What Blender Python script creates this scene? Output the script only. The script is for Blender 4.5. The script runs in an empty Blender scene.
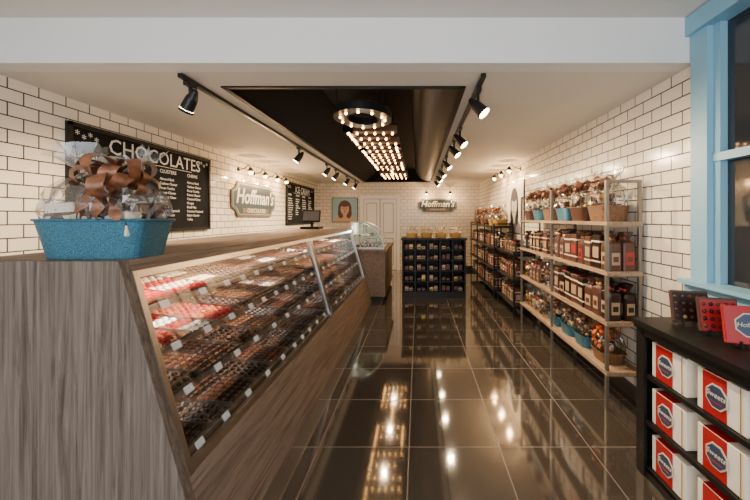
import bpy, math, random
from mathutils import Matrix, Vector
random.seed(7)
C=bpy.context; D=bpy.data
# ------------------------------------------------------------ materials
def newmat(n):
    m=D.materials.new(n); m.use_nodes=True
    return m, m.node_tree, m.node_tree.nodes['Principled BSDF']
def M(n,col,rough=.5,metal=0,spec=.5,emit=None,es=0,var=0,vscale=20,coat=0,bump=0):
    m,t,b=newmat(n)
    b.inputs['Base Color'].default_value=(*col,1); b.inputs['Roughness'].default_value=rough
    b.inputs['Metallic'].default_value=metal; b.inputs['Specular IOR Level'].default_value=spec
    b.inputs['Coat Weight'].default_value=coat
    if emit: b.inputs['Emission Color'].default_value=(*emit,1); b.inputs['Emission Strength'].default_value=es
    if var or bump:
        g=t.nodes.new('ShaderNodeNewGeometry'); no=t.nodes.new('ShaderNodeTexNoise'); no.inputs['Scale'].default_value=vscale
        t.links.new(g.outputs['Position'],no.inputs['Vector'])
        if var:
            r=t.nodes.new('ShaderNodeValToRGB'); r.color_ramp.elements[0].position=.3; r.color_ramp.elements[1].position=.7
            r.color_ramp.elements[0].color=(*[c*(1-var) for c in col],1); r.color_ramp.elements[1].color=(*[min(1,c*(1+var)) for c in col],1)
            t.links.new(no.outputs['Fac'],r.inputs['Fac']); t.links.new(r.outputs['Color'],b.inputs['Base Color'])
        if bump:
            bp=t.nodes.new('ShaderNodeBump'); bp.inputs['Strength'].default_value=bump; bp.inputs['Distance'].default_value=.01
            t.links.new(no.outputs['Fac'],bp.inputs['Height']); t.links.new(bp.outputs['Normal'],b.inputs['Normal'])
    return m
def tile_mat(n,ax,w,h,c1,c2,mortar,ms,rough,offset=.5,ox=0,oy=0,spec=.5,bump=.3,coat=0):
    m,t,b=newmat(n); N=t.nodes; L=t.links
    g=N.new('ShaderNodeNewGeometry'); s=N.new('ShaderNodeSeparateXYZ'); c=N.new('ShaderNodeCombineXYZ')
    L.new(g.outputs['Position'],s.inputs[0])
    a0=N.new('ShaderNodeMath'); a0.inputs[1].default_value=ox; a1=N.new('ShaderNodeMath'); a1.inputs[1].default_value=oy
    L.new(s.outputs[ax[0]],a0.inputs[0]); L.new(s.outputs[ax[1]],a1.inputs[0])
    L.new(a0.outputs[0],c.inputs[0]); L.new(a1.outputs[0],c.inputs[1])
    k=N.new('ShaderNodeTexBrick'); k.offset=offset; k.inputs['Scale'].default_value=1
    k.inputs['Brick Width'].default_value=w; k.inputs['Row Height'].default_value=h
    k.inputs['Mortar Size'].default_value=ms; k.inputs['Mortar Smooth'].default_value=.1
    k.inputs['Color1'].default_value=(*c1,1); k.inputs['Color2'].default_value=(*c2,1); k.inputs['Mortar'].default_value=(*mortar,1)
    L.new(c.outputs[0],k.inputs['Vector'])
    L.new(k.outputs['Color'],b.inputs['Base Color'])
    rr=N.new('ShaderNodeMath'); rr.operation='MULTIPLY_ADD'; rr.inputs[1].default_value=.6; rr.inputs[2].default_value=rough
    L.new(k.outputs['Fac'],rr.inputs[0]); L.new(rr.outputs[0],b.inputs['Roughness'])
    b.inputs['Specular IOR Level'].default_value=spec; b.inputs['Coat Weight'].default_value=coat; b.inputs['Coat Roughness'].default_value=.05
    bp=N.new('ShaderNodeBump'); bp.invert=True; bp.inputs['Strength'].default_value=bump; bp.inputs['Distance'].default_value=.004
    L.new(k.outputs['Fac'],bp.inputs['Height']); L.new(bp.outputs['Normal'],b.inputs['Normal'])
    return m
def wood_mat(n,c1,c2,stretch,rough=.6):
    m,t,b=newmat(n); N=t.nodes; L=t.links
    g=N.new('ShaderNodeNewGeometry'); mp=N.new('ShaderNodeMapping'); mp.inputs['Scale'].default_value=stretch
    L.new(g.outputs['Position'],mp.inputs[0])
    a=N.new('ShaderNodeTexNoise'); a.inputs['Scale'].default_value=1; a.inputs['Detail'].default_value=8; a.inputs['Roughness'].default_value=.7; a.inputs['Distortion'].default_value=.9
    L.new(mp.outputs[0],a.inputs['Vector'])
    r=N.new('ShaderNodeValToRGB'); r.color_ramp.elements[0].position=.36; r.color_ramp.elements[1].position=.64
    r.color_ramp.elements[0].color=(*c1,1); r.color_ramp.elements[1].color=(*c2,1)
    L.new(a.outputs['Fac'],r.inputs[0]); L.new(r.outputs[0],b.inputs['Base Color']); b.inputs['Roughness'].default_value=rough
    b.inputs['Specular IOR Level'].default_value=.2
    return m
def glass_mat(n,tint=(1,1,1),amt=.08,rough=.02,edge=.5):
    m=D.materials.new(n); m.use_nodes=True; t=m.node_tree; N=t.nodes; L=t.links; N.clear()
    o=N.new('ShaderNodeOutputMaterial'); mx=N.new('ShaderNodeMixShader'); tr=N.new('ShaderNodeBsdfTransparent'); gl=N.new('ShaderNodeBsdfGlossy')
    tr.inputs[0].default_value=(*tint,1); gl.inputs['Roughness'].default_value=rough
    lw=N.new('ShaderNodeFresnel'); lw.inputs[0].default_value=1.45
    ma=N.new('ShaderNodeMath'); ma.operation='MULTIPLY_ADD'; ma.inputs[1].default_value=edge; ma.inputs[2].default_value=amt; ma.use_clamp=True
    L.new(lw.outputs[0],ma.inputs[0]); L.new(ma.outputs[0],mx.inputs[0]); L.new(tr.outputs[0],mx.inputs[1]); L.new(gl.outputs[0],mx.inputs[2]); L.new(mx.outputs[0],o.inputs[0])
    return m
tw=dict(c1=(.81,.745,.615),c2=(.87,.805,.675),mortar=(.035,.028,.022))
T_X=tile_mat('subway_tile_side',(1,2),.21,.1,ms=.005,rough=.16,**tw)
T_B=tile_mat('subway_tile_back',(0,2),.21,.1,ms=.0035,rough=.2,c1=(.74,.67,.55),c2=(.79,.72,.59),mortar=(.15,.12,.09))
FLOOR=tile_mat('polished_floor_tile',(0,1),.61,.61,(.042,.034,.027),(.051,.042,.033),(.13,.105,.085),.0035,.075,offset=0,ox=.06+6.1,oy=-2.335+6.1,spec=.9,bump=.12,coat=.7)
PAINT=M('ceiling_paint',(.70,.67,.61),.8); PAINT2=M('beam_paint',(.79,.78,.77),.75); WHITE=M('white_paint',(.88,.86,.82),.4)
BLK=M('black_satin',(.008,.007,.006),.45,spec=.25); BLKG=M('black_tray_paint',(.005,.0045,.0045),.6,spec=.12); BLKC=M('black_cove_paint',(.012,.010,.009),.4,spec=.6)
BLKM=M('black_metal',(.02,.02,.02),.3,.5)
WV=wood_mat('grey_wood_vertical',(.065,.048,.038),(.19,.152,.125),(42,42,1.5)); WH=wood_mat('grey_wood_horizontal',(.105,.075,.054),(.25,.188,.145),(42,1.5,42))
SH=wood_mat('shelf_wood',(.22,.14,.085),(.39,.275,.18),(20,2,20))
STEEL=M('brushed_steel',(.55,.53,.50),.28,1); STEELD=M('satin_steel',(.38,.36,.33),.45,1); POST=M('post_metal',(.22,.195,.17),.4,.7)
GLASS=glass_mat('clear_glass',amt=0,edge=.2); CELLO=glass_mat('cellophane',(.96,.96,.95),.07,.14,.5); CELLB=glass_mat('cellophane_thick',(.95,.95,.94),.13,.22,.5)
SHELFG=glass_mat('shelf_glass',(.85,.92,.9),.04,.05,.4)
LED=M('led_strip',(1,1,1),.5,emit=(1,.95,.85),es=3)
BULB=M('warm_bulb',(1,.8,.5),.4,emit=(1,.50,.16),es=26); LENS=M('spot_lens',(1,.9,.7),.4,emit=(1,.75,.45),es=25)
CARD=M('price_card',(.70,.78,.84),.5,emit=(.8,.86,.9),es=.05); RED=M('red_foil',(.27,.002,.002),.45,spec=.12); PINK=M('pink_candy',(.36,.03,.025),.5,spec=.12); ORG=M('orange_candy',(.45,.085,.015),.4,spec=.2)
DK=M('dark_chocolate',(.016,.006,.003),.32,spec=.4); MK=M('milk_chocolate',(.055,.018,.008),.38,spec=.4); CR=M('cream_candy',(.50,.36,.22),.45); BR=M('brown_candy',(.095,.034,.013),.42,spec=.4)
BLUE=M('blue_window_paint',(.22,.45,.59),.4); TUB=M('blue_glitter_tub',(.03,.145,.215),.3,.3,var=.75,vscale=260,bump=.6)
BOW=M('copper_ribbon',(.20,.072,.030),.4,.1,var=.5,vscale=25); BAG=M('brown_bag',(.070,.026,.015),.42); REDR=M('red_ribbon',(.33,.02,.02),.35)
CREAM=M('cream_label',(.65,.56,.42),.5); LABT=M('tan_label',(.36,.25,.15),.5); REDB=M('red_box',(.38,.006,.010),.4); WBOX=M('white_box',(.85,.78,.66),.45); NAVY=M('navy_label',(.03,.05,.10),.4)
CHALK=M('chalkboard',(.010,.010,.011),.85,spec=.1,var=.3,vscale=4); CHW=M('chalk_white',(.75,.73,.68),.7); TEAL=M('sign_slate',(.022,.045,.052),.45); TAUPE=M('sign_taupe',(.15,.10,.065),.5); LBL=M('sign_light_blue',(.30,.50,.54),.5)
SKIN=M('print_skin',(.62,.36,.24),.5); HAIR=M('print_hair',(.10,.035,.015),.5); SKING=M('print_grey_skin',(.5,.48,.46),.5); GOLD=M('gold_wrap',(.50,.30,.07),.35,.4)
DARKG=M('dark_window_glass',(.02,.025,.03),.04,spec=.6); INNER=M('case_liner',(.30,.27,.23),.4); WICK=M('wicker',(.16,.08,.035),.6,var=.4,vscale=60)
GREYP=M('grey_poster_and_shade',(.13,.12,.12),.5); BASE=M('dark_baseboard_gap_shade',(.03,.025,.022),.4); TRAYM=M('candy_tray',(.06,.045,.035),.4)
# ------------------------------------------------------------ mesh builder
class MB:
    def __init__(s): s.v=[];s.f=[];s.m=[];s.sm=[];s.mats=[];s.x=Matrix.Identity(4)
    def mi(s,m):
        if m not in s.mats: s.mats.append(m)
        return s.mats.index(m)
    def add(s,vs,fs,m,smooth=False):
        o=len(s.v); X=s.x
        s.v+=[tuple(X@Vector(p)) for p in vs]; i=s.mi(m)
        for f in fs: s.f.append([a+o for a in f]); s.m.append(i); s.sm.append(smooth)
    def box(s,x0,x1,y0,y1,z0,z1,m):
        s.add([(x0,y0,z0),(x1,y0,z0),(x1,y1,z0),(x0,y1,z0),(x0,y0,z1),(x1,y0,z1),(x1,y1,z1),(x0,y1,z1)],
         [(3,2,1,0),(4,5,6,7),(0,1,5,4),(1,2,6,5),(2,3,7,6),(3,0,4,7)],m)
    def bb(s,x0,x1,y0,y1,z0,z1,m,b=.006): # chamfered box
        vs=[];fs=[]
        X=(x0,x1);Y=(y0,y1);Z=(z0,z1)
        idx={}
        for i in (0,1):
            for j in (0,1):
                for k in (0,1):
                    p=[X[i],Y[j],Z[k]];d=[1-2*i,1-2*j,1-2*k]
                    for a in range(3):
                        q=[p[c]+(0 if c==a else d[c]*b) for c in range(3)]
                        idx[(i,j,k,a)]=len(vs);vs.append(q)
        for k in (0,1): fs.append([idx[(0,0,k,2)],idx[(1,0,k,2)],idx[(1,1,k,2)],idx[(0,1,k,2)]])
        for i in (0,1): fs.append([idx[(i,0,0,0)],idx[(i,1,0,0)],idx[(i,1,1,0)],idx[(i,0,1,0)]])
        for j in (0,1): fs.append([idx[(0,j,0,1)],idx[(1,j,0,1)],idx[(1,j,1,1)],idx[(0,j,1,1)]])
        for i in (0,1):
            for j in (0,1):
                fs.append([idx[(i,j,0,0)],idx[(i,j,1,0)],idx[(i,j,1,1)],idx[(i,j,0,1)]])
                fs.append([idx[(i,0,j,0)],idx[(i,1,j,0)],idx[(i,1,j,2)],idx[(i,0,j,2)]])
                fs.append([idx[(0,i,j,1)],idx[(1,i,j,1)],idx[(1,i,j,2)],idx[(0,i,j,2)]])
                for k in (0,1): fs.append([idx[(i,j,k,0)],idx[(i,j,k,1)],idx[(i,j,k,2)]])
        s.add(vs,fs,m)
    def prism(s,poly,ax,a0,a1,m,smooth=False):
        n=len(poly)
        def P(p,a): return {0:(a,p[0],p[1]),1:(p[0],a,p[1]),2:(p[0],p[1],a)}[ax]
        s.add([P(p,a0) for p in poly]+[P(p,a1) for p in poly],[list(range(n))[::-1],[n+i for i in range(n)]],m)
        s.add([P(p,a0) for p in poly]+[P(p,a1) for p in poly],[[i,(i+1)%n,n+(i+1)%n,n+i] for i in range(n)],m,smooth)
    def cyl(s,p0,p1,r,m,n=12,r2=None,caps=True):
        p0=Vector(p0);p1=Vector(p1);d=(p1-p0).normalized()
        u=d.orthogonal().normalized();w=d.cross(u);r2=r if r2 is None else r2
        A=[p0+(u*math.cos(t)+w*math.sin(t))*r for t in [2*math.pi*i/n for i in range(n)]]
        B=[p1+(u*math.cos(t)+w*math.sin(t))*r2 for t in [2*math.pi*i/n for i in range(n)]]
        s.add(A+B,[[i,(i+1)%n,n+(i+1)%n,n+i] for i in range(n)],m,True)
        if caps: s.add(A+B,[list(range(n))[::-1],[n+i for i in range(n)]],m)
    def tube(s,pts,r,m,n=8):
        for a,b in zip(pts,pts[1:]): s.cyl(a,b,r,m,n)
    def sph(s,c,r,m,nu=10,nv=6,v0=-90,v1=90,jit=0):
        if not hasattr(r,'__len__'): r=(r,r,r)
        vs=[];fs=[]
        for j in range(nv+1):
            a=math.radians(v0+(v1-v0)*j/nv)
            for i in range(nu):
                t=2*math.pi*i/nu; k=1+random.uniform(-jit,jit)
                vs.append((c[0]+r[0]*math.cos(a)*math.cos(t)*k,c[1]+r[1]*math.cos(a)*math.sin(t)*k,c[2]+r[2]*math.sin(a)*k))
        for j in range(nv):
            for i in range(nu): fs.append((j*nu+i,j*nu+(i+1)%nu,(j+1)*nu+(i+1)%nu,(j+1)*nu+i))
        s.add(vs,fs,m,jit==0)
    def strip(s,pts,w,m):
        vs=[]
        for i,p in enumerate(pts):
            ww=w[i] if isinstance(w,list) else w
            vs+= [Vector(p)-Vector(ww),Vector(p)+Vector(ww)]
        s.add(vs,[(2*i,2*i+1,2*i+3,2*i+2) for i in range(len(pts)-1)],m,True)
    def text(s,body,size,Mx,m,align='CENTER',ext=.001,shear=0,off=0,ls=1):
        c=D.curves.new('t','FONT'); c.body=body;c.size=size;c.align_x=align;c.align_y='CENTER';c.extrude=ext;c.shear=shear;c.offset=off;c.resolution_u=2;c.space_line=ls
        o=D.objects.new('t',c);C.scene.collection.objects.link(o);C.view_layer.update()
        me=D.meshes.new_from_object(o.evaluated_get(C.evaluated_depsgraph_get()))
        s.add([Mx@v.co for v in me.vertices],[list(p.vertices) for p in me.polygons],m)
        D.objects.remove(o);D.curves.remove(c);D.meshes.remove(me)
    def make(s,name):
        xs=[min(v[i] for v in s.v) for i in range(3)];ys=[max(v[i] for v in s.v) for i in range(3)]
        o=Vector(((xs[0]+ys[0])/2,(xs[1]+ys[1])/2,xs[2]))
        me=D.meshes.new(name);me.from_pydata([tuple(Vector(v)-o) for v in s.v],[],s.f)
        for m in s.mats: me.materials.append(m)
        me.polygons.foreach_set('material_index',s.m);me.polygons.foreach_set('use_smooth',s.sm);me.update()
        ob=D.objects.new(name,me);ob.location=o;C.scene.collection.objects.link(ob);return ob
def light(parent,kind,loc,energy,col,name='lamp',target=None,size=.05,spot=80,blend=.6,sy=None,spread=None):
    l=D.lights.new(name,kind);l.energy=energy;l.color=col
    if kind=='AREA':
        l.size=size
        if sy: l.shape='RECTANGLE';l.size_y=sy
        if spread: l.spread=math.radians(spread)
    else: l.shadow_soft_size=size
    if kind=='SPOT': l.spot_size=math.radians(spot);l.spot_blend=blend
    o=D.objects.new(name,l);C.scene.collection.objects.link(o)
    if parent: o.parent=parent;o.location=Vector(loc)-parent.location
    else: o.location=loc
    if target is not None: o.rotation_euler=(Vector(target)-Vector(loc)).to_track_quat('-Z','Y').to_euler()
    return o
def basis(o,x,y,z): 
    m=Matrix.Identity(4)
    for i,a in enumerate((x,y,z)):
        for j in range(3): m[j][i]=a[j]
    for j in range(3): m[j][3]=o[j]
    return m
def onleft(y,z,x=-3): return basis((x,y,z),(0,1,0),(0,0,1),(1,0,0))
def onright(y,z,x=1.85): return basis((x,y,z),(0,-1,0),(0,0,1),(-1,0,0))
def onback(x,z,y=10.3): return basis((x,y,z),(1,0,0),(0,0,1),(0,-1,0))
XL,XR,YB,YF,ZC,ZU=-3.0,1.85,10.3,-1.6,2.58,2.88
def one(name,*a,m=None):
    b=MB()
    for q in a: b.box(*q,m)
    return b.make(name)
# ------------------------------------------------------------ shell
one('floor',(XL-.1,XR+.1,YF-.1,YB+.1,-.06,0),m=FLOOR)
one('wall_left',(XL-.1,XL,YF,YB,0,3.2),m=T_X)
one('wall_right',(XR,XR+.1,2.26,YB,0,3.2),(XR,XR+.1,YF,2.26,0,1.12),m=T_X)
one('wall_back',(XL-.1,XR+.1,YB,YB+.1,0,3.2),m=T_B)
one('wall_front',(XL-.1,XL+.3,YF-.1,YF,0,3.2),(XR-.3,XR+.1,YF-.1,YF,0,3.2),(XL+.3,XR-.3,YF-.1,YF,0,.5),(XL+.3,XR-.3,YF-.1,YF,2.7,3.2),m=PAINT2)
tx0,tx1,ty0,ty1=-1.52,.354,2.71,9.8
one('ceiling',(XL,tx0,2.43,YB,ZC,ZC+.06),(tx1,XR,2.43,YB,ZC,ZC+.06),(tx0,tx1,2.43,ty0,ZC,ZC+.06),(tx0,tx1,ty1,YB,ZC,ZC+.06),m=PAINT)
one('ceiling_entry',(XL-.1,XR+.1,YF-.1,2.3,ZU,ZU+.06),m=PAINT)
one('ceiling_beam',(XL,XR,2.29,2.43,ZC,ZU+.1),m=PAINT2)
b=MB() # black coffered tray
e=.02
def q(p,m=BLKG): b.add(p,[(0,1,2,3)],m)
ZT=ZC+.34; i=.06
A=[(tx0,ty0,ZC),(tx1,ty0,ZC),(tx1,ty1,ZC),(tx0,ty1,ZC)];Bq=[(tx0+.5,ty0+.05,ZT),(tx1-.42,ty0+.05,ZT),(tx1-.42,ty1-.2,ZT),(tx0+.5,ty1-.2,ZT)]
for k in (0,2,3): q([A[k],A[(k+1)%4],Bq[(k+1)%4],Bq[k]])
# curved cove on the right side of the tray
pc=[(tx1-.42*math.sin(t),ZC+.34*(1-math.cos(t))) for t in [math.pi/2*k/8 for k in range(9)]]
b.add([(x,ty0,z) for x,z in pc]+[(x,ty1,z) for x,z in pc],[(k,k+1,10+k,9+k) for k in range(8)],BLKC,True)
q(Bq)
for (x0,x1,y0,y1) in ((tx0-e,tx0+e,ty0-e,ty1+e),(tx1-e,tx1+e,ty0-e,ty1+e),(tx0,tx1,ty0-e,ty0+e),(tx0,tx1,ty1-e,ty1+e)): b.box(x0,x1,y0,y1,ZC-.012,ZC+.01,BLK)
b.make('ceiling_tray')
one('baseboard_right',(XR-.015,XR,2.3,YB,0,.12),m=BASE)
one('baseboard_back',(-.4,XR,YB-.015,YB,0,.12),m=BASE)
# back door
b=MB();y=YB-.05;ye=YB-.003
b.box(-1.72,-1.62,y,ye,0,2.12,WHITE);b.box(-.64,-.54,y,ye,0,2.12,WHITE);b.box(-1.72,-.54,y,ye,2.12,2.22,WHITE)
b.box(-1.62,-.64,y+.03,ye,0.0,2.12,BASE)  # dark sheet stands in for shade in the gaps around the leaves
for x0,x1 in ((-1.61,-1.14),(-1.12,-.65)):
    b.box(x0,x1,y+.02,y+.03,0.01,2.11,WHITE)
    for z0,z1 in ((.15,.95),(1.1,2.0)):
        b.box(x0+.08,x1-.08,y+.017,y+.02,z0,z1,GREYP);b.box(x0+.095,x1-.095,y+.006,y+.017,z0+.015,z1-.015,WHITE)  # grey rims put the edge shading of the leaf panels into colour
b.cyl((-1.16,y+.02,1.0),(-1.16,y-.04,1.0),.02,STEEL);b.cyl((-1.1,y+.02,1.0),(-1.1,y-.04,1.0),.02,STEEL)
b.make('door_1')
# blue window in right wall
b=MB();y0,y1=-1.2,2.26;z0,z1=1.12,2.87
b.box(1.80,1.95,y1-.11,y1+.02,z0-.05,z1,BLUE);b.box(1.80,1.95,y0,y0+.1,z0,z1,BLUE)
b.box(1.77,1.95,y0,y1+.04,z1-.12,z1,BLUE);b.box(1.78,1.95,y0,y1+.05,z0-.06,z0+.02,BLUE);b.box(1.74,1.95,y0,y1+.06,z0-.0,z0+.025,BLUE)
b.box(1.83,1.93,y0+.1,y1-.11,1.90,1.95,BLUE)
b.box(1.84,1.92,y1-.16,y1-.11,z0,z1-.12,BLUE)
b.box(1.83,1.93,y1-1.0,y1-.92,z0,z1-.12,BLUE)
b.box(1.885,1.895,y0+.1,y1-.11,z0+.02,z1-.12,DARKG)
b.make('window_1')
# ------------------------------------------------------------ display counter
b=MB();HT=1.37;Y0=1.43;Y1=6.4
def sl(z): return -.857-.385*z/HT
b.prism([(-1.97,0),(sl(0),0),(sl(HT),HT),(-1.97,HT)],1,Y0,Y0+.05,WV)
b.prism([(-1.97,0),(sl(0),0),(sl(HT),HT),(-1.97,HT)],1,Y1-.05,Y1,WV)
b.prism([(-1.97,1.32),(sl(1.32),1.32),(sl(HT),HT),(-1.97,HT)],1,Y0+.05,Y1-.05,WH)
b.prism([(-1.97,0),(sl(0),0),(sl(.44),.44),(-1.97,.44)],1,Y0+.05,Y1-.05,WH)
b.box(-1.97,-1.93,Y0+.05,Y1-.05,.44,1.32,INNER)
b.prism([(sl(.44)-.03,.44),(sl(.44),.44),(sl(.475),.475),(sl(.475)-.03,.475)],1,Y0+.05,Y1-.05,STEEL)
b.prism([(sl(1.29)-.03,1.29),(sl(1.29),1.29),(sl(1.32),1.32),(sl(1.32)-.03,1.32)],1,Y0+.05,Y1-.05,STEEL)
for yy in (Y0+.05,3.885,3.935,Y1-.08): b.prism([(sl(.44)-.045,.44),(sl(.44)+.004,.44),(sl(1.32)+.004,1.32),(sl(1.32)-.045,1.32)],1,yy,yy+.03,STEEL)
b.prism([(sl(.46)-.014,.46),(sl(.46)-.008,.46),(sl(1.31)-.008,1.31),(sl(1.31)-.014,1.31)],1,Y0+.06,Y1-.06,GLASS)
SZ=[.475,.72,.93,1.13]
def sx(z): return sl(z)-.055
for z in SZ:
    xf=sx(z);xb=-1.9
    b.prism([(xb,z+.07),(xf,z),(xf,z+.012),(xb,z+.082)],1,Y0+.07,Y1-.07,TRAYM)
    b.box(xf-.004,xf+.006,Y0+.07,Y1-.07,z-.008,z+.018,STEELD)
b.box(sl(1.3)-.12,sl(1.3)-.10,Y0+.08,Y1-.08,1.308,1.318,LED)
counter=b.make('display_counter')
for n,(a,c) in enumerate(((1.52,3.86),(3.97,6.28))):
    light(counter,'AREA',(sl(1.3)-.05,(a+c)/2,1.30),25,(1,.93,.84),'case_fill_lamp',(-1.8,(a+c)/2,.75),c-a,sy=.03,spread=100)
    for z in SZ[1:]: 
        light(counter,'AREA',(sx(z)-.02,(a+c)/2,z-.012),14,(1,.93,.84),'case_fill_lamp',(-1.6,(a+c)/2,z-.3),c-a,sy=.02,spread=110)
# chocolates
b=MB();cb=MB()
def choc(x,y,z,kind,m):
    r=.021
    if kind==0: b.sph((x,y,z),(r,r,r*.8),m,8,3,0,90)
    elif kind==1:
        h=.018;vs=[(x-r,y-r,z),(x+r,y-r,z),(x+r,y+r,z),(x-r,y+r,z)]
        vs+=[(p[0],p[1],z+h*.7) for p in vs];vs+=[(x+(p[0]-x)*.7,y+(p[1]-y)*.7,z+h) for p in vs[:4]]
        b.add(vs,[(0,1,5,4),(1,2,6,5),(2,3,7,6),(3,0,4,7),(4,5,9,8),(5,6,10,9),(6,7,11,10),(7,4,8,11),(8,9,10,11)],m)
    elif kind==2: b.sph((x,y,z+.008),(r*1.1,r*.8,.014),m,8,4)
    else:
        for _ in range(2): b.sph((x+random.uniform(-.006,.006),y+random.uniform(-.006,.006),z+.008),(.017,.016,.013),m,6,3,jit=.12)
pal={3:[(RED,1,RED),(RED,2,CR),(BR,1,CR),(MK,2,MK),(BR,3,BR),(DK,1,MK),(MK,2,CR),(MK,1,MK),(BR,1,MK),(WBOX,2,MK),(MK,3,DK)],
     2:[(RED,0,RED),(WBOX,0,RED),(PINK,0,ORG),(MK,0,MK),(BR,1,BR),(DK,1,DK),(MK,0,CR),(BR,2,MK),(DK,1,DK),(MK,1,MK),(PINK,0,MK)],
     1:[(DK,3,DK),(MK,1,MK),(DK,1,DK),(DK,3,MK),(BR,1,DK),(DK,0,DK),(DK,1,MK),(MK,2,MK),(DK,3,DK)],
     0:[(DK,1,DK),(DK,0,DK),(DK,1,MK),(DK,3,DK),(MK,1,DK),(DK,3,BR),(DK,2,DK),(DK,1,DK)]}
for si,z in enumerate(SZ):
    y=Y0+.11;k=0
    while y<Y1-.15:
        m,kd,m2=pal[si][k%len(pal[si])] if y<3.9 else random.choice(pal[si][4:])
        n=random.choice((4,5,6))
        for a in range(n):
            yy=y+a*.047
            if yy>Y1-.13 or 3.86<yy<3.98: continue
            xf=sx(z)-.045;r=0;x=xf
            while x>-1.86:
                zz=z+.014+.07*(xf-x)/(xf+1.9)
                choc(x,yy,zz,kd,m if (r//2)%2==0 or m2 is m else m2);x-=.047;r+=1
        yc=y+n*.0235-.02;xf=sx(z)+.008
        w_=.03;z0_=z-.008;z1_=z+.024
        if not 3.82<yc<3.98: cb.add([(xf+.012,yc-w_,z0_),(xf+.012,yc+w_,z0_),(xf-.004,yc+w_,z1_),(xf-.004,yc-w_,z1_),(xf+.010,yc-w_,z0_),(xf+.010,yc+w_,z0_),(xf-.006,yc+w_,z1_),(xf-.006,yc-w_,z1_)],[(0,1,2,3),(7,6,5,4),(0,4,5,1),(3,2,6,7),(0,3,7,4),(1,5,6,2)],CARD)
        # tray divider
        yd=y+n*.047-.018
        if yd<Y1-.13: b.prism([(-1.88,z+.082),(sx(z)-.01,z+.012),(sx(z)-.01,z+.03),(-1.88,z+.10)],1,yd,yd+.004,STEELD)
        y+=n*.047+.012;k+=1
o1=b.make('assorted_chocolates');o2=cb.make('price_cards')
for o in (o1,o2): o.parent=counter;o.location=o.location-counter.location
# rear checkout counter
b=MB();b.box(-1.35,-.62,6.45,8.3,0.08,.92,WH);b.box(-1.38,-.58,6.42,8.33,.92,.96,WH);b.box(-1.33,-.66,6.47,8.28,-0.0,.08,BLK)
b.make('checkout_counter')
b=MB()
arc=[(-1.25,.962)]+[(-1.25+.6*math.sin(t),.98+.5*math.cos(t)) for t in [math.radians(a) for a in range(0,91,10)]]+[(-.65,.962)]
b.prism(arc,1,6.5,6.508,SHELFG);b.prism(arc,1,7.292,7.3,SHELFG)
pr=[(x,z) for x,z in arc[1:-1]]
for a_,c_ in zip(pr,pr[1:]):
    for y in (6.505,7.295): b.cyl((a_[0],y,a_[1]),(c_[0],y,c_[1]),.014,STEEL,6)
b.add([(x,6.52,z) for x,z in pr]+[(x,7.28,z) for x,z in pr],[(i,i+1,len(pr)+i+1,len(pr)+i) for i in range(len(pr)-1)],GLASS,True)
b.box(-1.25,-.64,6.5,7.3,.962,1.0,STEEL);b.box(-1.27,-1.25,6.5,7.3,.962,1.48,WHITE);b.box(-1.25,-.85,6.52,7.28,1.2,1.21,SHELFG)
for a in range(12):
    for c in range(7): b.sph((-1.2+c*.07,6.57+a*.06,1.0),(.024,.022,.025),random.choice((MK,DK,CR,RED)),7,3,0,90)
for a in range(10):
    for c in range(4): b.sph((-1.2+c*.08,6.6+a*.065,1.21),(.026,.024,.03),random.choice((CR,WBOX,BR,GOLD)),7,3,0,90)
cc=b.make('curved_glass_case');light(cc,'POINT',(-1.1,6.9,1.36),5,(1,.93,.82),'case_fill_lamp',size=0)  # white back and point lamp added to brighten this case
b=MB();b.bb(-1.9,-1.6,5.55,5.85,1.372,1.41,BLK);b.box(-1.77,-1.73,5.68,5.72,1.41,1.5,BLK)
b.x=Matrix.Translation((-1.75,5.66,1.58))@Matrix.Rotation(-.3,4,'X');b.bb(-.15,.15,-.015,.015,-.10,.10,BLK);b.box(-.13,.13,-.018,-.0155,-.08,.08,GREYP);b.make('cash_register')
# ------------------------------------------------------------ baskets
def ell(t,a,bb,p=.5):
    c,s_=math.cos(t),math.sin(t);return (a*math.copysign(abs(c)**p,c),bb*math.copysign(abs(s_)**p,s_))
def tub(b,w,d,h,m,flare=1.2,p=.45):
    n=32;lv=[(0,1/flare),(0,1/flare),(h*.5,(1+1/flare)/2),(h*.97,1),(h,1.03),(h,.97),(h*.15,.95/flare)]
    vs=[];fs=[]
    for z,k in lv:
        for i in range(n):
            x,y=ell(2*math.pi*i/n,w/2*k,d/2*k,p);vs.append((x,y,z))
    for j in range(len(lv)-1):
        for i in range(n): fs.append((j*n+i,j*n+(i+1)%n,(j+1)*n+(i+1)%n,(j+1)*n+i))
    fs.append(list(range(n))[::-1]);fs.append([6*n+i for i in range(n)])
    b.add(vs,fs,m,False)
    for i in range(n):
        x,y=ell(2*math.pi*i/n,w/2*1.02,d/2*1.02,p);x2,y2=ell(2*math.pi*(i+1)/n,w/2*1.02,d/2*1.02,p);b.cyl((x,y,h),(x2,y2,h),h*.035,m,6)
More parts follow.
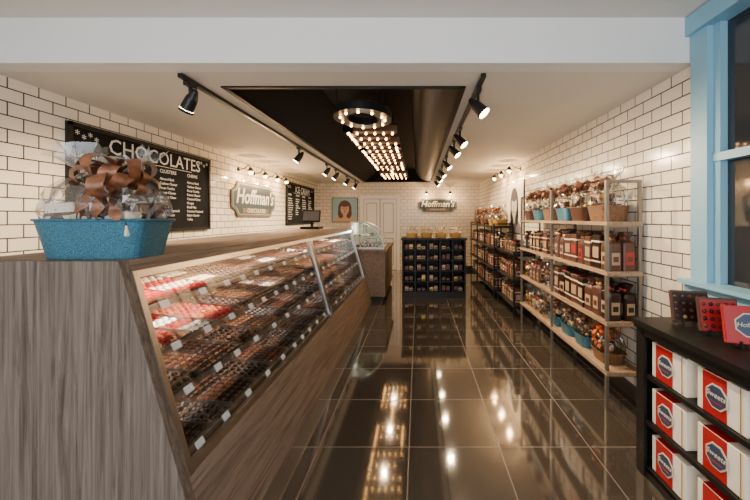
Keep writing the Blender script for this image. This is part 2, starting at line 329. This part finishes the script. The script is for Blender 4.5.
def bow(b,c,s,m,loops=9,tails=3,front=(0,-1,0)):
    c=Vector(c)
    for k in range(loops):
        a=2.4*k+random.uniform(-.2,.2);up=-.25+1.3*k/loops
        d=Vector((math.cos(a),math.sin(a)*.8-.15,up)).normalized();L=s*random.uniform(.75,1.05)
        side=d.cross(Vector((random.uniform(-.4,.4),random.uniform(-.4,.4),1))).normalized()
        nrm=side.cross(d).normalized();w=s*.20
        pts=[];ws=[]
        for j in range(15):
            t=j/14*2*math.pi;r=(1-math.cos(t))/2
            pts.append(c+d*L*r+nrm*math.sin(t)*L*.30+side*w*.3*math.sin(2*t));ws.append(side*w*(.3+.7*r)+nrm*w*.18*math.sin(3*t))
        b.strip(pts,ws,m)
    for k in range(tails):
        f=Vector(front);sx_=Vector((f.y,-f.x,0));o=(k-(tails-1)/2)
        pts=[];ws=[]
        for j in range(10):
            pts.append(c+f*s*(.2+.45*math.sin(min(j/5,1)*1.5)+.06*math.sin(j*1.7+k))+sx_*o*s*.42*(j/8+.2)+Vector((0,0,-s*.12*j+s*.1)))
            ws.append(sx_*s*.12*(.6+.4*math.cos(j*.8+k))+f*s*.07*math.sin(j*1.1+k))
        b.strip(pts,ws,m)
    b.sph(c,s*.16,m,8,5)
def cello(b,w,d,z0,h,n=48,mat=None):
    prof=[(0,.96),(.12,1.0),(.24,1.0),(.36,.95),(.48,.84),(.58,.64),(.66,.42),(.72,.34),(.80,.50),(.90,.68),(1,.80)]
    vs=[];fs=[]
    for j,(z,r) in enumerate(prof):
        for i in range(n):
            t=2*math.pi*i/n;f=.22 if z>.7 else .08
            k=r*(1+f*math.sin(t*8+z*4)+random.uniform(-.07,.07))
            x,y=ell(t,w/2*k,d/2*k,.75);vs.append((x,y,z0+h*z+random.uniform(-.02,.02)*h*(5 if z==1 else .8)))
    for j in range(len(prof)-1):
        for i in range(n): fs.append((j*n+i,j*n+(i+1)%n,(j+1)*n+(i+1)%n,(j+1)*n+i))
    b.add(vs,fs,mat or CELLO,False)
def basket(name,loc,rot,w,d,h,tot,mt,mb_,bs,bowf=.55,fill=(MK,DK,CREAM,BR,GOLD),tails=3,loops=9,bx=0,nf=18,cm=None):
    b=MB();b.x=Matrix.Translation(loc)@Matrix.Rotation(rot,4,'Z')
    tub(b,w,d,h,mt)
    for k in range(nf):
        x=random.uniform(-.38,.38)*w;y=random.uniform(-.3,.3)*d;s=random.uniform(.07,.12)*w;zz=h*.7+random.uniform(0,.38)*(tot-h)*(1-abs(x)/w)
        X=b.x;b.x=X@Matrix.Translation((x,y,zz))@Matrix.Rotation(random.uniform(-.6,.6),4,'Z')@Matrix.Rotation(random.uniform(-.35,.35),4,'Y')
        m=random.choice(fill)
        if k%3: b.bb(-s,s,-s*.5,s*.5,-s*.7,s*1.1,m,.004);b.box(-s*1.01,s*1.01,-s*.52,s*.52,s*.1,s*.35,random.choice(fill))
        else: b.sph((0,0,s*.3),s*.8,m,10,6)
        b.x=X
    cello(b,w,d,h*.96,(tot-h),mat=cm)
    bow(b,(bx,-d*.15,h+(tot-h)*bowf),bs,mb_,tails=tails,loops=loops)
    return b.make(name)
basket('gift_basket',(-1.452,1.615,1.371),.0,.50,.28,.17,.49,TUB,BOW,.165,bowf=.50,tails=3,loops=17,bx=.085,fill=(MK,DK,CREAM,BR,DK,WBOX,BAG),nf=30,cm=CELLB)
# ------------------------------------------------------------ right shelving racks
def rack(name,x0,x1,y0,y1,zs,top,pm,sm,bays,t=.03):
    b=MB()
    for k in range(bays+1):
        y=y0+(y1-y0)*k/bays
        for x in (x0,x1-.025): b.box(x,x+.025,y-.0125,y+.0125,0,top,pm)
        b.box(x0+.025,x1-.025,y-.01,y+.01,top-.025,top,pm)
        for z in zs: b.box(x0+.025,x1-.025,y-.008,y+.008,z-t-.015,z-t,pm)
    for z in zs: b.box(x0-.004,x1,y0-.03,y1+.03,z-t,z,sm)
    return b.make(name)
RX0,RX1=1.52,1.81
Z1=[.31,.71,1.115,1.52]
rack('product_shelf',RX0,RX1,2.80,5.1,Z1,1.86,POST,SH,2)
def bag(b,x,y,z,w,d,h,m=BAG,lab=CREAM,rib=REDR):
    X=b.x;b.x=X@Matrix.Translation((x,y,z))@Matrix.Rotation(random.uniform(-.1,.1),4,'Z')
    if random.random()<.45:
        b.bb(-d/2,d/2,-w/2,w/2,0,h*.9,m,.004);b.box(-d/2-.003,d/2+.003,-w/2-.003,w/2+.003,h*.70,h*.75,CREAM);b.box(-d/2-.003,d/2+.003,-w/2-.003,w/2+.003,h*.16,h*.2,CREAM);b.box(-d/2-.002,-d/2,-w*.34,w*.34,h*.28,h*.58,lab);b.box(-d*.34,d*.34,-w/2-.002,-w/2,h*.28,h*.58,lab)
        b.x=X;return
    n=12;lv=[(0,1),(.62,1),(.72,.92),(.78,.6),(.82,.45),(.87,.58),(.94,.78),(1,.85)];vs=[]
    for zz,k in lv:
        for i in range(n):
            t=2*math.pi*(i+.5)/n;jx=1+(random.uniform(-.15,.15) if zz>.74 else 0);px,py=ell(t,d/2*k*jx,w/2*k*jx,.3 if zz<.74 else .8);vs.append((px,py,zz*h))
    b.add(vs,[(j*n+i,j*n+(i+1)%n,(j+1)*n+(i+1)%n,(j+1)*n+i) for j in range(len(lv)-1) for i in range(n)],m)
    b.box(-d/2-.003,-d/2,-w*.3,w*.3,h*.16,h*.48,lab);b.box(-d*.3,d*.3,-w/2-.003,-w/2,h*.16,h*.48,lab)
    b.box(-d/2-.004,-d/2-.003,-w*.2,w*.2,h*.24,h*.38,m);b.box(-d*.2,d*.2,-w/2-.004,-w/2-.003,h*.24,h*.38,m)
    b.sph((0,0,h*.82),(d*.26,w*.26,h*.03),rib,8,4)
    for s in (-1,1): b.sph((-d*.24,s*w*.16,h*.83),(.012,w*.15,h*.05),rib,7,4)
    b.x=X
def treat(b,x,y,z,w,h):
    m=random.choice((MK,BR,DK,BR,CR,GOLD))
    for k in range(7): b.sph((x+random.uniform(-.25,.25)*w,y+random.uniform(-.25,.25)*w,z+.02+random.uniform(0,.42)*h),w*.2,m,7,4,jit=.08)
    prof=[(0,.42),(.25,.5),(.5,.45),(.64,.14),(.8,.3),(1,.42)];n=12;vs=[]
    for zz,r in prof:
        for i in range(n):
            t=2*math.pi*i/n;k=r*w*(1+random.uniform(-.12,.12));vs.append((x+k*math.cos(t),y+k*math.sin(t),z+zz*h))
    b.add(vs,[(j*n+i,j*n+(i+1)%n,(j+1)*n+(i+1)%n,(j+1)*n+i) for j in range(5) for i in range(n)],CELLO)
    rb=random.choice((BOW,REDR,BOW,CREAM));b.sph((x,y,z+h*.64),(w*.2,w*.2,w*.1),rb,8,4);b.sph((x-w*.2,y-w*.15,z+h*.66),(w*.1,w*.18,w*.13),rb,7,4);b.sph((x-w*.2,y+w*.15,z+h*.66),(w*.1,w*.18,w*.13),rb,7,4)
def row(name,xs,y0,y1,step,z,w,d,h,mats):
    b=MB();y=y0
    while y<y1:
        for x in xs:
            if mats is None or (mats and random.random()<.3 and name!='gift_bags'): treat(b,x,y,z+.002,w*.95,h*1.05)
            else: m,l,r=random.choice(mats);bag(b,x,y,z+.001,w,d,h*random.uniform(.94,1.04),m,l,r)
        y+=step
    return b.make(name)
S1=[(BAG,LABT,REDR),(BAG,LABT,BR),(BAG,REDR,BOW),(BAG,LABT,GOLD),(DK,LABT,REDR)]
S2=[(BAG,LABT,GOLD),(BAG,LABT,REDR),(DK,CREAM,GOLD),(BR,LABT,BAG)]
row('gift_bags',(1.605,1.725),2.87,3.95,.142,Z1[2],.135,.11,.31,S1)
row('treat_bags',(1.605,1.725),4.10,5.06,.13,Z1[2],.12,.10,.25,S2)
row('gift_bags',(1.605,1.725),2.87,3.95,.142,Z1[1],.135,.11,.31,S1)
row('treat_bags',(1.605,1.725),4.10,5.06,.13,Z1[1],.12,.10,.25,S2)
row('treat_bags',(1.605,1.725),4.30,5.06,.14,Z1[0],.12,.10,.25,None)
for y in (3.38,3.70,4.04): basket('gift_basket',(1.665,y,Z1[0]+.001),-1.57,.27,.21,.11,.35,TUB,BOW,.09)
basket('gift_basket',(1.665,3.02,Z1[0]+.001),-1.57,.27,.21,.09,.36,WICK,ORG,.12,loops=12)
for y,m in ((3.03,WICK),(3.40,BAG),(3.76,TUB),(4.17,WICK),(4.54,TUB),(4.90,BAG)): basket('gift_basket',(1.665,y,Z1[3]+.001),-1.57,.33,.25,.13,.46,m,BOW,.12,fill=(MK,DK,BR,BAG,BR,CREAM,GOLD),loops=12,nf=26)
Z2=[.2,.6,1.0,1.4]
rack('product_shelf',1.42,1.80,6.5,9.3,Z2,1.45,BLK,BLK,3)
rack('product_shelf',1.46,1.80,5.3,6.35,[.2,.6,1.0],1.03,BLK,BLK,1)
for z in Z2[:3]: row('treat_bags',(1.52,1.68),6.62,9.2,.17,z,.14,.12,.26,S1+S2)
for z in Z2[:2]: row('treat_bags',(1.56,1.71),5.42,6.3,.16,z,.14,.12,.26,S1+S2)
row('treat_bags',(1.56,1.71),5.42,6.3,.16,1.0,.14,.12,.2,S1+S2)
for k in range(6): basket('gift_basket',(1.61,6.75+k*.46,Z2[3]+.001),-1.57,.36,.26,.12,.42,random.choice((WICK,BAG,GOLD)),BOW,.12,loops=9)
# ------------------------------------------------------------ black bookcase right foreground
b=MB();x0,x1,y0,y1=1.354,1.83,.95,2.14
b.box(x0-.02,x1,y0-.01,y1+.02,.90,.93,BLK)
b.box(x0-.01,x1,y0,y1+.01,.88,.90,BLK)
b.box(x0,x1,y1-.03,y1,0,.88,BLK);b.box(x0,x1,y0,y0+.03,0,.88,BLK);b.box(x1-.02,x1,y0,y1,0,.88,BLK)
b.box(x0,x0+.02,y1-.07,y1-.03,0,.88,BLK);b.box(x0,x0+.02,y0+.03,y0+.07,0,.88,BLK)
for z in (.07,.345,.62): b.box(x0+.01,x1-.02,y0+.03,y1-.03,z-.025,z,BLK)
b.box(x0+.01,x0+.025,y0+.03,y1-.03,0,.06,BLK);b.box(x0,x0+.02,y0+.05,y1-.05,.845,.88,BLK)
b.make('bookcase')
b=MB()
for z in (.07,.345,.62):
    for yc in (1.13,1.46,1.79):
        ya,yb=yc-.01,yc+.25;za=z+.001;zb=z+.20;xa=x0+.03
        b.bb(xa,xa+.2,ya,yb,za,zb,WBOX,.003)
        b.box(xa-.002,xa,yb-.165,yb-.035,za+.003,zb-.003,REDB);b.box(xa,xa+.2,yb-.165,yb-.035,zb,zb+.002,REDB)
        b.box(xa-.003,xa-.002,ya+.025,ya+.03,za,zb,GOLD)
        cy,cz=yb-.115,(za+zb)/2
        hexp=[(cy+.062*math.cos(t),cz+.060*math.sin(t)) for t in [math.pi/8+math.pi/4*i for i in range(8)]]
        b.prism(hexp,0,xa-.006,xa-.002,CREAM);b.prism([(cy+(p[0]-cy)*.88,cz+(p[1]-cz)*.88) for p in hexp],0,xa-.0075,xa-.006,NAVY)
        b.text("Sweets",.036,onright(cy,cz+.008,xa-.009),CREAM,shear=.2);b.box(xa-.009,xa-.0075,cy-.035,cy+.035,cz-.028,cz-.024,REDB)
        b.bb(xa+.21,xa+.39,ya,yb,za,zb-.02,REDB,.003)
b.make('boxed_chocolates')
for k,(X,Y,r,kind,w) in enumerate(((1.59,2.03,-.25,0,.095),(1.60,1.85,-.3,1,.088),(1.60,1.67,-.35,2,.105))):
    b=MB();b.x=Matrix.Translation((X,Y,.931))@Matrix.Rotation(r,4,'Z')
    for sx_ in (-.05,.05):
        b.tube([(sx_,-.05,.03),(sx_,-.06,.005),(sx_,.07,.005),(sx_,.02,.16)],.004,BLKM,6);b.tube([(sx_,-.06,.005),(sx_,-.06,.035)],.004,BLKM,6)
    b.tube([(-.05,.02,.14),(.05,.02,.14)],.004,BLKM,6);b.tube([(-.05,.02,.005),(.05,.02,.005)],.004,BLKM,6)
    b.x=b.x@Matrix.Translation((0,-.035,.015))@Matrix.Rotation(-.25,4,'X')
    m=(BAG,BAG,REDB)[kind]
    b.bb(-w,w,-.015,.015,0,.18,m,.004)
    if kind<2:
        b.box(-w+.008,w-.008,-.018,-.015,.008,.167,DK if kind==0 else REDB)
        for i in range(5):
            for j in range(4): b.sph((-w+.022+i*(2*w-.044)/4,-.02,.03+j*.038),(.011,.009,.011),random.choice((GOLD,BR,MK,BR) if kind==0 else (MK,DK,DK,BR)),8,5)
    else:
        b.prism([(.07*math.cos(t),.09+.06*math.sin(t)) for t in [math.pi/8+math.pi/4*i for i in range(8)]],1,-.019,-.015,CREAM)
        b.prism([(.064*math.cos(t),.09+.054*math.sin(t)) for t in [math.pi/8+math.pi/4*i for i in range(8)]],1,-.021,-.019,NAVY)
        b.text("Hoffman's",.03,basis((0,-.023,.09),(1,0,0),(0,0,1),(0,-1,0)),CREAM,shear=.2)
    b.make('sampler_box')
# ------------------------------------------------------------ far black display
b=MB();x0,x1,y0,y1=-.31,.93,6.7,7.2
b.box(x0,x1,y1-.02,y1,0,1.12,BLK);b.box(x0-.02,x1+.02,y0-.02,y1+.02,1.12,1.16,BLK);b.box(x0,x1,y0,y1-.02,0,.1,BLK)
for k in range(6): x=x0+(x1-x0-.03)*k/5;b.box(x,x+.03,y0,y1-.02,.1,1.12,BLK)
ZD=[.1,.3,.51,.72,.92]
for z in ZD: b.box(x0,x1,y0+.005,y1-.02,z,z+.02,BLK)
disp=b.make('display_cabinet')
b=MB()
for z in ZD:
    for k in range(5):
        x=x0+.03+(x1-x0-.03)*k/5+.02
        for j in range(2):
            m=random.choice((GOLD,LABT,BAG,BAG,CR,BR));xx=x+j*.088
            b.bb(xx,xx+.075,y0+.08,y0+.2,z+.021,z+.021+random.uniform(.05,.11),m,.004)
            b.box(xx+.01,xx+.065,y0+.078,y0+.08,z+.035,z+.06,BAG)
b.make('boxed_candy')
for k in range(4): basket('gift_basket',(-.12+k*.29,6.92,1.161),0,.24,.2,.09,.22,GOLD,CREAM,.05,fill=(GOLD,CREAM,CR),tails=1,loops=6)
# ------------------------------------------------------------ wall signs
def board(name,y0,y1,z0,z1,title,cols):
    b=MB();b.box(XL+.001,XL+.025,y0,y1,z0,z1,BLK);b.box(XL+.025,XL+.028,y0+.03,y1-.03,z0+.03,z1-.03,CHALK)
    for a in ((y0,y1,z0,z0+.035),(y0,y1,z1-.035,z1),(y0,y0+.035,z0,z1),(y1-.035,y1,z0,z1)): b.box(XL+.025,XL+.04,*a,BLK)
    X=XL+.0285;w=y1-y0
    b.text(title,.215*w/2,onleft((y0+y1)/2+.08,z1-.145,X),CHW,off=.0)
    b.box(X,X+.001,y0+.2*w,y1-.2*w,z1-.235,z1-.23,CHW)
    for i,(h,body) in enumerate(cols):
        yy=y0+w*(.05+i*.235)
        b.text(h,.060,onleft(yy,z1-.285,X),CHW,'LEFT');b.text(body,.044,onleft(yy,z1-.37-.0535*body.count('\n')/2,X),CHW,'LEFT',ls=1.2)
    for s in (-1,1):
        for k in range(4):
            c=(y0 if s>0 else y1);b.text("*",.1,onleft(c+s*(.08+.06*k),z1-.1-.03*(k%2),X),CHW)
    return b.make(name)
nut="Almond Bark\nCashew Cluster\nPecan Turtles\nPeanut Cluster\nCaramel Chew\nNougat\nBrazil Nut\nCoconut Haystack\nRaisin Cluster\nToffee"
cre="Vanilla Butter\nMaple Walnut\nOrange Cream\nRaspberry Cream\nCoconut Cream\nCoffee Cream\nMint Cream\nLemon Cream\nMarshmallow\nPeppermint"
tru="Dark Ganache\nMilk Ganache\nHazelnut\nChampagne\nSea Salt Caramel\nEspresso\nKey Lime\nAmaretto"
board('chalkboard_menu',2.93,4.93,1.39,2.38,"CHOCOLATES",[("CREAMS",cre),("TRUFFLES",tru),("CLUSTERS",nut),("CHEWS",nut[::1])])
board('chalkboard_menu',7.8,9.86,1.39,2.38,"ICE CREAM",[("CONES",cre),("SUNDAES",tru),("SHAKES",nut),("FLOATS",tru)])
def sign(name,Mx,w,h):
    b=MB();b.x=Mx
    def shape(s,m,z0,z1):
        W=w/2-(1-s)*w/2;H=h/2-(1-s)*w/2
        p=[(-W,-H*.45),(-W+.07*w,-H*.62),(-W+.12*w,-H),(W-.12*w,-H),(W-.07*w,-H*.62),(W,-H*.45),(W,H*.45),(W-.07*w,H*.62),(W-.12*w,H),(-W+.12*w,H),(-W+.07*w,H*.62),(-W,H*.45)]
        b.prism(p,2,z0,z1,m)
    shape(1,TAUPE,.001,.03);shape(.955,LBL,.03,.034);shape(.94,TEAL,.034,.038)
    b.text("Hoffman's",.215*w,Matrix.Translation((0,h*.07,.041)),CHW,shear=.25,off=.004*w)
    b.box(-w*.30,w*.30,-h*.40,-h*.25,.038,.042,TAUPE);b.text("CHOCOLATES",.065*w,Matrix.Translation((0,-h*.325,.044)),CHW)
    return b.make(name)
sign('shop_sign',onleft(6.33,1.87,XL),1.66,.6)
sign('shop_sign',onback(.58,1.93,YB),1.14,.40)
# portrait posters
def portrait(name,Mx,w,h,bg,skin,hair,frame,shirt):
    b=MB();b.x=Mx
    b.box(-w/2,w/2,-h/2,h/2,.001,.02,frame);b.box(-w/2+.02,w/2-.02,-h/2+.02,h/2-.02,.02,.022,bg)
    def el(cx,cy,rx,ry,m,z,clip=None):
        p=[(cx+rx*math.cos(t),cy+ry*math.sin(t)) for t in [2*math.pi*i/24 for i in range(24)]]
        lim=lambda v,a:max(-a/2+.02,min(a/2-.02,v))
        b.prism([(lim(x,w),lim(y,h)) for x,y in p],2,z,z+.001,m)
    u=min(w,h)
    el(0,-h*.42,u*.42,h*.22,shirt,.022);el(0,.06*h,u*.27,u*.33,hair,.0232);el(-.16*u,-.12*h,u*.12,u*.22,hair,.0233);el(.16*u,-.12*h,u*.12,u*.22,hair,.0233)
    el(0,-.14*h,u*.08,u*.16,skin,.0245);el(0,.03*h,u*.17,u*.23,skin,.0257)
    el(0,.03*h+u*.17,u*.16,u*.08,hair,.0269)
    for s in (-1,1): el(s*u*.07,.05*h,u*.025,u*.012,BLK,.027);el(s*u*.07,.05*h+u*.04,u*.035,u*.007,hair,.027)
    el(0,.03*h-u*.02,u*.015,u*.04,hair,.027);el(0,.03*h-u*.11,u*.05,u*.018,REDB,.027)
    return b.make(name)
portrait('portrait_poster',onback(-2.18,1.79,YB),.78,.74,LBL,SKIN,HAIR,BLK,SKIN)
portrait('portrait_poster',onright(6.55,1.74,XR),1.15,.98,WBOX,SKING,BLK,BLK,GREYP)
# ------------------------------------------------------------ wall sconces
WARM=(1,.60,.29)
def sconce(x,y,z,s):
    b=MB();b.cyl((x,y,z),(x+s*.015,y,z),.035,BLKM,14)
    pts=[(x+s*(.015+.14*math.sin(t)),y,z+.0+.07*(1-math.cos(t))) for t in [math.pi*i/8/1.0 for i in range(5)]]
    pts+= [(x+s*.19,y,z+.06),(x+s*.21,y,z+.02)]
    b.tube(pts,.008,BLKM,6);b.cyl((x+s*.21,y,z+.03),(x+s*.215,y,z-.04),.02,BLKM,12,.06,caps=False);b.sph((x+s*.214,y,z-.045),.04,BULB,10,6)
    o=b.make('wall_sconce');light(o,'POINT',(x+s*.2,y,z-.13),14,WARM,'sconce_lamp',size=0);return o
for y in (5.75,6.3,6.85,7.3): sconce(XL,y,2.36,1)
for y in (6.2,6.8,7.4): sconce(XR,y,2.44,-1)
for x in (.25,.95): 
    b=MB();y=YB;z=2.3;b.cyl((x,y,z),(x,y-.015,z),.035,BLKM,14);b.tube([(x,y-.015,z),(x,y-.1,z+.06),(x,y-.18,z+.05),(x,y-.2,z+.02)],.008,BLKM,6)
    b.cyl((x,y-.2,z+.03),(x,y-.2,z-.04),.02,BLKM,12,.06,caps=False);b.sph((x,y-.2,z-.045),.032,BULB,10,6);o=b.make('wall_sconce');light(o,'POINT',(x,y-.2,z-.13),12,WARM,'sconce_lamp',size=0)
# ------------------------------------------------------------ track lights
def track(x,ys,tx,e,dy):
    b=MB();b.box(x-.018,x+.018,2.45,9.9,ZC-.03,ZC-.001,BLKM);o=b.make('light_track')
    for k,y in enumerate(ys):
        b=MB();b.box(x-.02,x+.02,y-.05,y+.05,ZC-.06,ZC-.031,BLKM);b.cyl((x,y,ZC-.06),(x,y,ZC-.12),.012,BLKM)
        p=Vector((x,y,ZC-.17));t=Vector((tx,y+(dy if k or x>0 else .35),.9));d=(t-p).normalized()
        b.tube([(x,y,ZC-.12),tuple(p+Vector((0,0,.03)))],.012,BLKM)
        b.cyl(p-d*.08,p-d*.03,.024,BLKM,16,.042);b.cyl(p-d*.03,p+d*.06,.042,BLKM,16,.048);b.cyl(p+d*.06,p+d*.08,.054,BLKM,16,.054,caps=False)
        b.sph(tuple(p-d*.08),.024,BLKM,10,6)
        b.cyl(p+d*.06,p+d*.075,.048,LENS,16)
        h=b.make('track_spotlight');light(h,'SPOT',p+d*.11,e,(1,.74,.47),'spot_lamp',tuple(t),.04,115,.9)
track(-1.69,(2.56,4.9,6.4,7.1,8.2,9.3),-2.7,175,-.5)
track(.466,(2.68,3.83,4.45,5.6,6.7,7.6,8.6),1.7,138,-.7)
# ------------------------------------------------------------ marquee letters in tray
b=MB();zb=2.50;cx=-.53
LET={'E':[((0,0),(0,1)),((0,0),(1,0)),((0,.5),(.8,.5)),((0,1),(1,1))],'T':[((0,1),(1,1)),((.5,0),(.5,1))],
 'L':[((0,0),(0,1)),((0,0),(1,0))],'H':[((0,0),(0,1)),((1,0),(1,1)),((0,.5),(1,.5))],'S':[((0,0),(1,0)),((1,0),(1,.5)),((1,.5),(0,.5)),((0,.5),(0,1)),((0,1),(1,1))],
 'A':[((0,0),(0,1)),((1,0),(1,1)),((0,1),(1,1)),((0,.45),(1,.45))]}
LETBR=M('brown_letter_metal',(.10,.045,.02),.45,.3)  # even warm brown for the letter plates
def stroke(p,q_,wd=.055):
    p=Vector(p);q_=Vector(q_);d=(q_-p).normalized();n=Vector((-d.y,d.x))*wd
    p=p-d*wd;q_=q_+d*wd
    b.prism([tuple(p+n),tuple(p-n),tuple(q_-n),tuple(q_+n)],2,zb,zb+.07,LETBR)
    L=(q_-p).length;k=max(2,int(L/.085))
    for i in range(k): c=p+(q_-p)*((i+.5)/k);b.sph((c.x,c.y,zb-.012),.014,BULB,8,5)
n=32;ra,rb=.21,.27;yc=3.32
for i in range(n):
    t0=2*math.pi*i/n;t1=2*math.pi*(i+1)/n
    P=lambda t,s:(cx+(ra+s)*math.cos(t),yc+(rb+s)*math.sin(t))
    b.prism([P(t0,-.065),P(t0,.065),P(t1,.065),P(t1,-.065)],2,zb,zb+.07,BLKM)
    if i%3==0:
        c=P(t0,0);b.sph((c[0],c[1],zb-.012),.013,BULB,8,5)
yy=3.78
for ch in 'ESEATE':
    for p,q_ in LET[ch]: stroke((cx-.24+p[0]*.48,yy+p[1]*.54+.06),(cx-.24+q_[0]*.48,yy+q_[1]*.54+.06))
    yy+=.76
for y in (3.1,4.5,6.0,7.6): 
    for s in (-.2,.2): b.cyl((cx+s,y,zb+.06),(cx+s,y,ZT),.006,BLKM,6)
mq=b.make('marquee_letter_sign')
for y in (3.2,4.3,5.4,6.5,7.6): light(mq,'SPOT',(cx,y,zb-.06),32,(1,.68,.40),'marquee_lamp',target=(cx,y,0),size=0,spot=160,blend=.5)
# ------------------------------------------------------------ fill lamp added behind the camera for shop front daylight; sky outside
light(None,'AREA',(-.5,-1.45,1.7),122,(.96,.975,1),'shopfront_fill',(-.5,4,1.7),4,sy=2.2)
w=D.worlds.new('World');C.scene.world=w;w.use_nodes=True
w.node_tree.nodes['Background'].inputs[0].default_value=(.85,.9,1,1);w.node_tree.nodes['Background'].inputs[1].default_value=1.0
# ------------------------------------------------------------ camera
cd=D.cameras.new('camera');cam=D.objects.new('camera',cd);C.scene.collection.objects.link(cam)
cam.location=(0,0,1.55);cam.rotation_euler=(math.pi/2,0,0);cd.sensor_width=36;cd.lens=36*345/750;cd.shift_x=-43/750;cd.shift_y=-32/750;cd.clip_start=.05
C.scene.camera=cam
